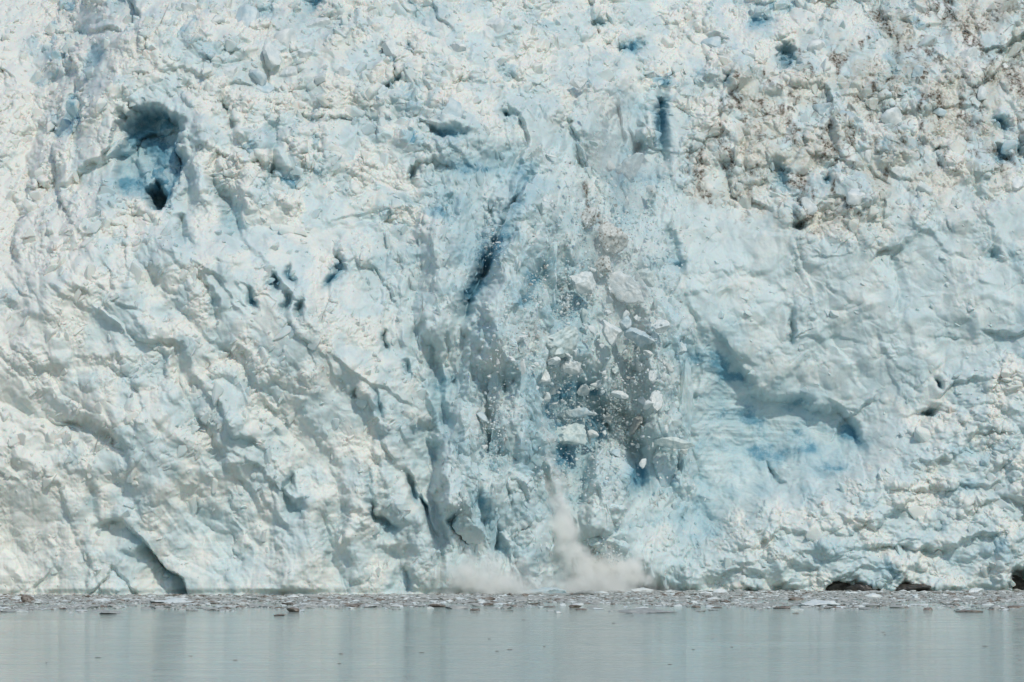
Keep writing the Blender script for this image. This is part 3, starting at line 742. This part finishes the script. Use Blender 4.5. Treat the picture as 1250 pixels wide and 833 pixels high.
# mid-sized pieces: a shower that nothing tells apart piece by piece
CH = {}
def chunk_mesh(m):
    if m not in CH:
        CH[m] = []
        for i in range(8):
            v_, f_ = HULLS[(i * 5 + ord(m)) % 40]
            me = raw_mesh('falling_ice_chunk', v_, f_, False); me.materials.append(MATS[m]); CH[m].append(me)
    return random.choice(CH[m])
G2 = 'small ice chunks showering down the cliff'
zones = [((700, 200), (60, 80), 26), ((735, 340), (55, 50), 44), ((700, 440), (45, 60), 50), ((775, 440), (45, 50), 50), ((740, 530), (55, 50), 40), ((660, 470), (25, 90), 24), ((600, 480), (20, 50), 14), ((790, 560), (50, 60), 26)]
for (c, sp, n) in zones:
    for k_ in range(n):
        px, py = random.gauss(c[0], sp[0] * .6), random.gauss(c[1], sp[1] * .6)
        x, z = xz(px, py)
        y = surf_y(x, z) - random.uniform(.8, 4)
        x, y, z = at(px, py, y)
        s_ = random.choice((.2, .25, .3, .4, .5, .8)) * random.uniform(.8, 1.2)
        o = link('falling_ice_chunk', chunk_mesh(random.choice('wwwwgbw')), None, None, (x, y, z))
        o.scale = (s_ * random.uniform(.7, 1.9), s_ * random.uniform(.5, 1), s_ * random.uniform(.6, 1.5)); o.rotation_euler = [random.uniform(0, 6.28) for _ in range(3)]
        tag(o, 'small pale chunk among the shower of ice falling down the shattered cliff', 'ice chunk', G2)

# ------------------------------------------------------------------ stuff meshes made of many tiny blocks
def swarm(name, pts, sizes, mats, label, cat, flat=1.0, sub=2):
    """pts: (n,3); sizes: (n,3); mats: material index per piece"""
    shapes = [block_shape(5000 + i, sub=sub, planes=8, rough_=.06) for i in range(8)] if flat != 1.0 else HULLS[:12]
    vs, fs, mi, off = [], [], [], 0
    names = sorted(set(mats))
    for p, s_, m in zip(pts, sizes, mats):
        v, f = random.choice(shapes)
        a = random.uniform(0, 6.28); ca, sa = math.cos(a), math.sin(a)
        if flat == 1.0:
            b = random.uniform(0, 6.28); cb, sb = math.cos(b), math.sin(b)
            v = np.stack([v[:, 0], v[:, 1] * cb - v[:, 2] * sb, v[:, 1] * sb + v[:, 2] * cb], -1)
        v = np.stack([v[:, 0] * ca - v[:, 1] * sa, v[:, 0] * sa + v[:, 1] * ca, v[:, 2]], -1)
        vs.append(v * np.array(s_) + np.array(p)); fs.append(f + off); off += len(v)
        mi += [names.index(m)] * len(f)
    me = raw_mesh(name, np.concatenate(vs), np.concatenate(fs), False)
    for m in names: me.materials.append(MATS[m])
    me.polygons.foreach_set('material_index', np.array(mi, dtype=np.int32)); me.update()
    o = link(name, me)
    return tag(o, label, cat, None, 'stuff')

pts, sz, mt = [], [], []
for (cx, cy, sx, sy, n) in [(690, 368, 6, 18, 110), (688, 450, 14, 40, 120), (700, 500, 30, 14, 160), (752, 505, 10, 22, 140), (720, 545, 40, 30, 160), (720, 580, 18, 25, 60), (605, 520, 12, 40, 120), (655, 355, 12, 25, 90),
                            (770, 300, 35, 60, 240), (735, 250, 40, 60, 200), (640, 420, 30, 40, 160), (812, 400, 12, 60, 70), (745, 680, 14, 14, 70), (700, 330, 30, 40, 160), (770, 470, 30, 50, 260), (560, 630, 5, 14, 25), (600, 300, 12, 20, 60)]:
    for _ in range(n * 3):
        px, py = random.gauss(cx, sx * .8), random.gauss(cy, sy * .8)
        x, z = xz(px, py); y = surf_y(x, z) - random.uniform(.3, 3.5)
        s_ = min(.34, random.expovariate(1 / .06) + .03)
        pts.append(at(px, py, y)); sz.append((s_ * random.uniform(.7, 1.5), s_, s_ * random.uniform(.7, 1.3))); mt.append(random.choice('wwwggbbe'))
swarm('ice_fragments', pts, sz, mt, 'fine white ice crumbs scattered through the air of the collapse', 'ice fragments', sub=1)

# ------------------------------------------------------------------ water and floating ice
def water_material():
    k = NT('milky_fjord_water')
    tc = k.n('ShaderNodeTexCoord')
    def nz_(sx, sy, detail, seed):
        mp = k.n('ShaderNodeMapping'); mp.inputs['Scale'].default_value = (sx, sy, 1); mp.inputs['Location'].default_value = (seed, seed * 2, 0); k.l(tc.outputs['Object'], mp.inputs['Vector'])
        nn = k.n('ShaderNodeTexNoise', Scale=1.0, Detail=detail, Roughness=.55); k.l(mp.outputs[0], nn.inputs['Vector']); return nn.outputs['Fac']
    a = nz_(.3, .75, 4., 3.); b = nz_(.012, .16, 2., 7.); c = nz_(.10, .9, 3., 1.)
    calm = k.ramp(nz_(.02, .03, 2., 11.), .38, .62, .35, 1.)
    s1 = k.n('ShaderNodeMath', operation='MULTIPLY_ADD'); k.l(b, s1.inputs[0]); s1.inputs[1].default_value = 2.2; k.l(a, s1.inputs[2])
    s2 = k.n('ShaderNodeMath', operation='MULTIPLY_ADD'); k.l(c, s2.inputs[0]); s2.inputs[1].default_value = .8; k.l(s1.outputs[0], s2.inputs[2])
    ln = k.ramp(nz_(.018, .42, 3., 21.), .44, .56, 0., 1.); ln2 = k.ramp(nz_(.03, .95, 3., 31.), .42, .58, 0., 1.)
    s2b = k.n('ShaderNodeMath', operation='MULTIPLY_ADD'); k.l(ln, s2b.inputs[0]); s2b.inputs[1].default_value = 1.3; k.l(s2.outputs[0], s2b.inputs[2])
    s2c = k.n('ShaderNodeMath', operation='MULTIPLY_ADD'); k.l(ln2, s2c.inputs[0]); s2c.inputs[1].default_value = .9; k.l(s2b.outputs[0], s2c.inputs[2])
    s3 = k.n('ShaderNodeMath', operation='MULTIPLY'); k.l(s2c.outputs[0], s3.inputs[0]); k.l(calm, s3.inputs[1])
    bp = k.n('ShaderNodeBump', Strength=1.0, Distance=.13); k.l(s3.outputs[0], bp.inputs['Height'])
    bs = k.n('ShaderNodeBsdfPrincipled', Roughness=.075); bs.inputs['Base Color'].default_value = (.36, .42, .385, 1)
    bs.inputs['IOR'].default_value = 1.33
    k.l(bp.outputs[0], bs.inputs['Normal']); k.l(bs.outputs[0], k.out.inputs['Surface'])
    return k.m
WATER = water_material()
wv = np.array([(-4000, -4000, 0), (4000, -4000, 0), (4000, 60, 0), (-4000, 60, 0)], f32)
w = link('water', raw_mesh('water', wv, np.array([[0, 1, 2, 3]]), False), WATER); tag(w, 'calm milky grey green fjord water mirroring the ice', 'water', None, 'structure')

# brash: a loose drifting belt along the foot of the ice
def belt_y(x):
    return -58 + 6 * math.sin(x * .06 + 1) + 4 * math.sin(x * .21)
pts, sz, mt = [], [], []
for _ in range(42000):
    x = random.uniform(-86, 86)
    u = random.random() ** .85
    y0 = belt_y(x)
    y0 += 16 * float(perlin(np.array([x / 7.0], f32), np.array([.5], f32), 55)[0])
    yb_ = float(base_y(0.0, x)) - 1
    y = yb_ + (y0 - yb_) * u + random.gauss(0, 2)
    if y > yb_ + 2.5: continue
    if random.random() < smooth(.25, 1.0, u) * (.55 - 1.6 * float(perlin(np.array([x / 6.0], f32), np.array([y / 14.0], f32), 56)[0])): continue
    big_ = random.random()
    s_ = .06 + random.expovariate(1 / .11)
    s_ = min(s_, .9)
    h_ = s_ * random.uniform(.15, .45)
    pts.append((x, y, h_ * .25)); sz.append((s_ * random.uniform(.8, 1.7), s_, h_)); mt.append(random.choice('eeeeeeeeewwmmd'))
swarm('brash_ice', pts, sz, mt, 'belt of grey and brownish brash ice packed along the foot of the glacier', 'brash ice', flat=0.0, sub=1)

def floe(name, px, py, size, mat, seed, label, cat, group=None, rough_=.06):
    x, y = on_water(px, py)
    if mat in 'wb': size = (size[0] * 1.15, size[1], size[2] * 1.5)
    o = link(name, block_mesh(name, seed, MATS[mat], sub=4, planes=9, rough_=rough_, size=size), None, None, (x, y, size[2] * .35))
    o.rotation_euler = (0, 0, random.uniform(-.4, .4))
    return tag(o, label, cat, group)
GF = 'ice floes standing out from the brash belt'
floes = [
 (33, 736, (.75, .8, .55), 'm', 301, 'dark brown lump of muddy ice at the far left of the brash belt'),
 (45, 737, (.55, .6, .3), 'd', 302, 'paler dirty ice piece touching the dark brown lump'),
 (15, 741, (.9, .8, .12), 'm', 303, 'flat dark sliver of ice floating below the dark brown lump'),
 (132, 749, (1.5, 3.0, .22), 'e', 304, 'low pale grey floe in open water below the wedge shaped crack'),
 (205, 736, (1.8, 2.5, .3), 'w', 305, 'long low whitish floe in the belt below the dark arch'),
 (357, 747, (.75, 1., .3), 'm', 306, 'small brown lens shaped floe in open water below the fluted ice foot'),
 (343, 752, (.6, .8, .14), 'm', 307, 'thin dark sliver of ice just below the brown lens shaped floe'),
 (351, 739, (.7, .9, .25), 'm', 308, 'brown ice lump in the belt above the brown lens shaped floe'),
 (432, 740, (1.6, 2.0, .25), 'm', 309, 'reddish brown ice raft in the belt left of centre'),
 (448, 741, (.9, 1.5, .3), 'd', 310, 'dirty pale ice piece at the right end of the reddish brown raft'),
 (535, 741, (.9, 1.2, .25), 'm', 311, 'brown ice piece touching the long pale floe below the mist'),
 (558, 743, (1.6, 2.5, .35), 'e', 312, 'long pale grey floe in open water below the left bank of mist'),
 (597, 739, (.7, 1., .25), 'm', 313, 'dark ragged ice piece just right of the long pale floe'),
 (668, 725, (2.2, 2.0, .55), 'b', 314, 'low bluish white ice slab in front of the central spray'),
 (718, 727, (1.6, 2.0, .35), 'e', 315, 'rounded grey floe in the belt below the falling spray'),
 (790, 748, (2.6, 2.5, .2), 'e', 316, 'string of low brownish slush floating below the belt under the rounded ice lump'),
 (881, 724, (.8, 1., .28), 'w', 317, 'small bright white floe near the ice foot right of the spray'),
 (1000, 740, (1.6, 2., .3), 'w', 318, 'long pale floe at the outer edge of the belt on the right'),
 (955, 743, (.8, 1., .25), 'm', 319, 'dark brown ice piece at the outer edge left of the long pale floe'),
 (1064, 730, (1.0, 1.2, .28), 'w', 320, 'white floe in the middle of the belt below the dark rock hollow'),
 (1116, 732, (.3, .4, .35), 'w', 321, 'small brilliant white ice nub right of the white floe'),
 (1128, 717, (.7, .7, .45), 'w', 322, 'white ice lump beside the right hand rocky gap'),
 (1133, 745, (.6, .8, .22), 'm', 323, 'single brown ice piece in open water on the right'),
 (1187, 747, (1.6, 1.6, .18), 'm', 324, 'long flat brown ice strip in open water near the right edge'),
 (1190, 724, (1.0, 1., .25), 'w', 325, 'pale floe near the ice foot at the far right'),
 (1010, 715, (1.1, 1., .6), 'w', 326, 'white ice heap in front of the dark rock hollow'),
 (655, 738, (.7, .8, .2), 'm', 327, 'brown ice bit at the outer edge below the bluish white slab'),
 (700, 742, (.8, .8, .2), 'm', 328, 'dark ice bit at the outer edge below the rounded grey floe'),
]
for (px, py, size, mat, sd, lb) in floes:
    floe('ice_floe', px, py, size, mat, sd, lb, 'ice floe', GF)
GM = 'small ice pieces along the belt edge'
for k_ in range(150):
    px = random.uniform(-20, 1270)
    x0 = (px - 625) * .085
    py = random.gauss(740, 2.2) if random.random() < .8 else random.uniform(741, 749)
    x, y = on_water(px, py)
    s_ = random.uniform(.22, .6)
    o = link('ice_piece', lib_mesh('ice_piece', random.choice('meeewwd'), 5, 3, 8, .07), None, None, (x, y, s_ * .05))
    o.scale = (s_ * random.uniform(.9, 1.8), s_, s_ * random.uniform(.2, .45)); o.rotation_euler = (0, 0, random.uniform(0, 6.28))
    tag(o, 'small low ice piece floating along the outer edge of the brash belt', 'ice piece', GM)
GD = 'tiny dark bits drifting in the foreground'
for (px, py) in [(232, 801), (57, 809), (120, 803), (287, 806), (415, 798), (414, 810), (514, 797), (598, 780), (607, 795), (622, 793), (750, 761), (772, 752), (847, 793), (870, 780), (893, 790), (1202, 789), (1080, 775), (665, 789), (640, 757), (818, 811), (1245, 806), (1078, 772)]:
    x, y = on_water(px, py)
    s_ = random.uniform(.08, .15)
    o = link('ice_crumb', lib_mesh('ice_crumb', 'm', 5, 2, 8, .07), None, None, (x, y, s_ * .08))
    o.scale = (s_ * random.uniform(1.2, 2.4), s_, s_ * .22); o.rotation_euler = (0, 0, random.uniform(0, 6.28))
    tag(o, 'tiny dark ice crumb drifting on the open foreground water', 'ice crumb', GD)

# rocks laid bare under the ice foot
MATS['r'] = M_rock
for (px, py, off, size, sd, lb) in [(1018, 718, -2.0, (2.2, 1.6, .8), 401, 'dark rock at the left end of the left hollow under the ice foot'), (1048, 719, -2.0, (2.0, 1.6, .65), 402, 'dark rock at the right end of the left hollow under the ice foot'),
                                    (1105, 720, -2.0, (2.4, 1.5, .6), 403, 'low black rock in the small middle gap under the ice foot'), (1238, 716, -2.0, (3.0, 2.0, 1.5), 404, 'big dark brown rock under the ice at the right edge')]:
    x, z = xz(px, py); y = surf_y(x, .8) - .6
    o = link('rock', block_mesh('rock', sd, M_rock, sub=5, planes=10, rough_=.08, size=size), None, None, (x, y, .15)); tag(o, lb, 'rock', 'rocks under the ice foot')

# ------------------------------------------------------------------ spray: real volumes of ice dust
def mist(name, px, py, off, size, dens, label, seed, rotv=(0, 0, 0), col=(.9995, .992, .976, 1), scale=.45):
    k = NT('ice_dust_' + str(seed))
    tc = k.n('ShaderNodeTexCoord')
    ln = k.n('ShaderNodeVectorMath', operation='LENGTH'); k.l(tc.outputs['Object'], ln.inputs[0])
    mp = k.n('ShaderNodeMapping'); mp.inputs['Scale'].default_value = size; mp.inputs['Location'].default_value = (seed * 3.1, 0, 0); k.l(tc.outputs['Object'], mp.inputs['Vector'])
    nn = k.n('ShaderNodeTexNoise', Scale=scale, Detail=4.0, Roughness=.6); k.l(mp.outputs[0], nn.inputs['Vector'])
    ms = k.n('ShaderNodeMath', operation='MULTIPLY_ADD'); k.l(nn.outputs['Fac'], ms.inputs[0]); ms.inputs[1].default_value = 2.6; ms.inputs[2].default_value = -1.3
    ad = k.n('ShaderNodeMath', operation='SUBTRACT'); k.l(ln.outputs['Value'], ad.inputs[0]); k.l(ms.outputs[0], ad.inputs[1])
    dn = k.ramp(ad.outputs[0], .9, -.1, 0., dens)
    edge = k.ramp(ln.outputs['Value'], 1.0, .85, 0., 1.)
    mu = k.n('ShaderNodeMath', operation='MULTIPLY'); k.l(dn, mu.inputs[0]); k.l(edge, mu.inputs[1])
    pv = k.n('ShaderNodeVolumePrincipled'); pv.inputs['Color'].default_value = col; k.l(mu.outputs[0], pv.inputs['Density'])
    pv.inputs['Anisotropy'].default_value = -.25
    k.l(pv.outputs[0], k.out.inputs['Volume'])
    v, f = ico(3)
    me = raw_mesh(name, v, f, True); me.materials.append(k.m)
    x, z = xz(px, py); y = surf_y(x, z) - off
    x, y, z = at(px, py, y)
    o = link(name, me, None, None, (x, y, z)); o.scale = size; o.rotation_euler = rotv
    return tag(o, label, 'spray', None, 'stuff')
mist('spray_cloud', 735, 702, 2.0, (8.0, 4.0, 5.0), 1.5, 'billowing cream spray cloud where the ice hits the water', 1)
mist('spray_cloud', 686, 650, 2.0, (3.0, 2.6, 10.5), 1.2, 'slanting column of ice dust above the billowing spray cloud', 2, (0, -.35, 0))
mist('spray_cloud', 590, 708, 2.0, (9.0, 3.5, 4.0), .8, 'low pale bank of mist at the foot of the central ice', 3)
mist('spray_cloud', 680, 716, 3.0, (19.0, 3.5, 2.6), .4, 'low wispy skirt of spray spreading along the waterline', 7, col=(.9995, .993, .982, 1))
mist('spray_cloud', 735, 190, 2.5, (9.5, 4.0, 13.0), .16, 'thin beige veil of ice dust high in the collapse', 4, scale=.3, col=(.999, .985, .962, 1))
mist('spray_cloud', 755, 340, 2.5, (9.0, 4.0, 11), .12, 'beige haze of ice dust around the falling blocks', 5, scale=.35, col=(.999, .988, .97, 1))

# ------------------------------------------------------------------ light
world = bpy.data.worlds.new('World'); bpy.context.scene.world = world; world.use_nodes = True
nt = world.node_tree; bg = nt.nodes['Background']
sky = nt.nodes.new('ShaderNodeTexSky'); sky.sky_type = 'NISHITA'; sky.sun_disc = False
EL, AZ = math.radians(47), math.radians(26)        # high sun behind the camera's right shoulder
sky.sun_elevation = EL; sky.sun_rotation = math.pi - AZ
sky.air_density = 1.4; sky.dust_density = .6; sky.ozone_density = 1.5
nt.links.new(sky.outputs[0], bg.inputs[0]); bg.inputs[1].default_value = .12
sun = bpy.data.lights.new('sun', 'SUN'); sun.energy = 2.4; sun.angle = math.radians(2.5); sun.color = (1.0, .945, .84)
so = bpy.data.objects.new('sun', sun); C.objects.link(so)
# direction the light travels
from mathutils import Vector
to_sun = Vector((math.sin(AZ) * math.cos(EL), -math.cos(AZ) * math.cos(EL), math.sin(EL)))
so.rotation_euler = to_sun.to_track_quat('Z', 'Y').to_euler(); so.location = (-60, -200, 150)

# ------------------------------------------------------------------ camera and render settings
cam = bpy.data.cameras.new('camera'); co = bpy.data.objects.new('camera', cam); C.objects.link(co)
co.location = (0, CAM_Y, CAM_Z); co.rotation_euler = (math.pi / 2 + PITCH, 0, 0)
cam.sensor_width = 36; cam.lens = 144; cam.clip_end = 6000; cam.clip_start = 1
sc = bpy.context.scene; sc.camera = co
sc.view_settings.view_transform = 'Standard'; sc.view_settings.look = 'None'; sc.view_settings.exposure = -0.19; sc.view_settings.gamma = 1
sc.render.engine = 'CYCLES'
sc.cycles.max_bounces = 16; sc.cycles.diffuse_bounces = 5; sc.cycles.glossy_bounces = 3; sc.cycles.volume_bounces = 12
sc.cycles.use_denoising = True
sc.cycles.volume_step_rate = 1.0; sc.cycles.volume_max_steps = 256
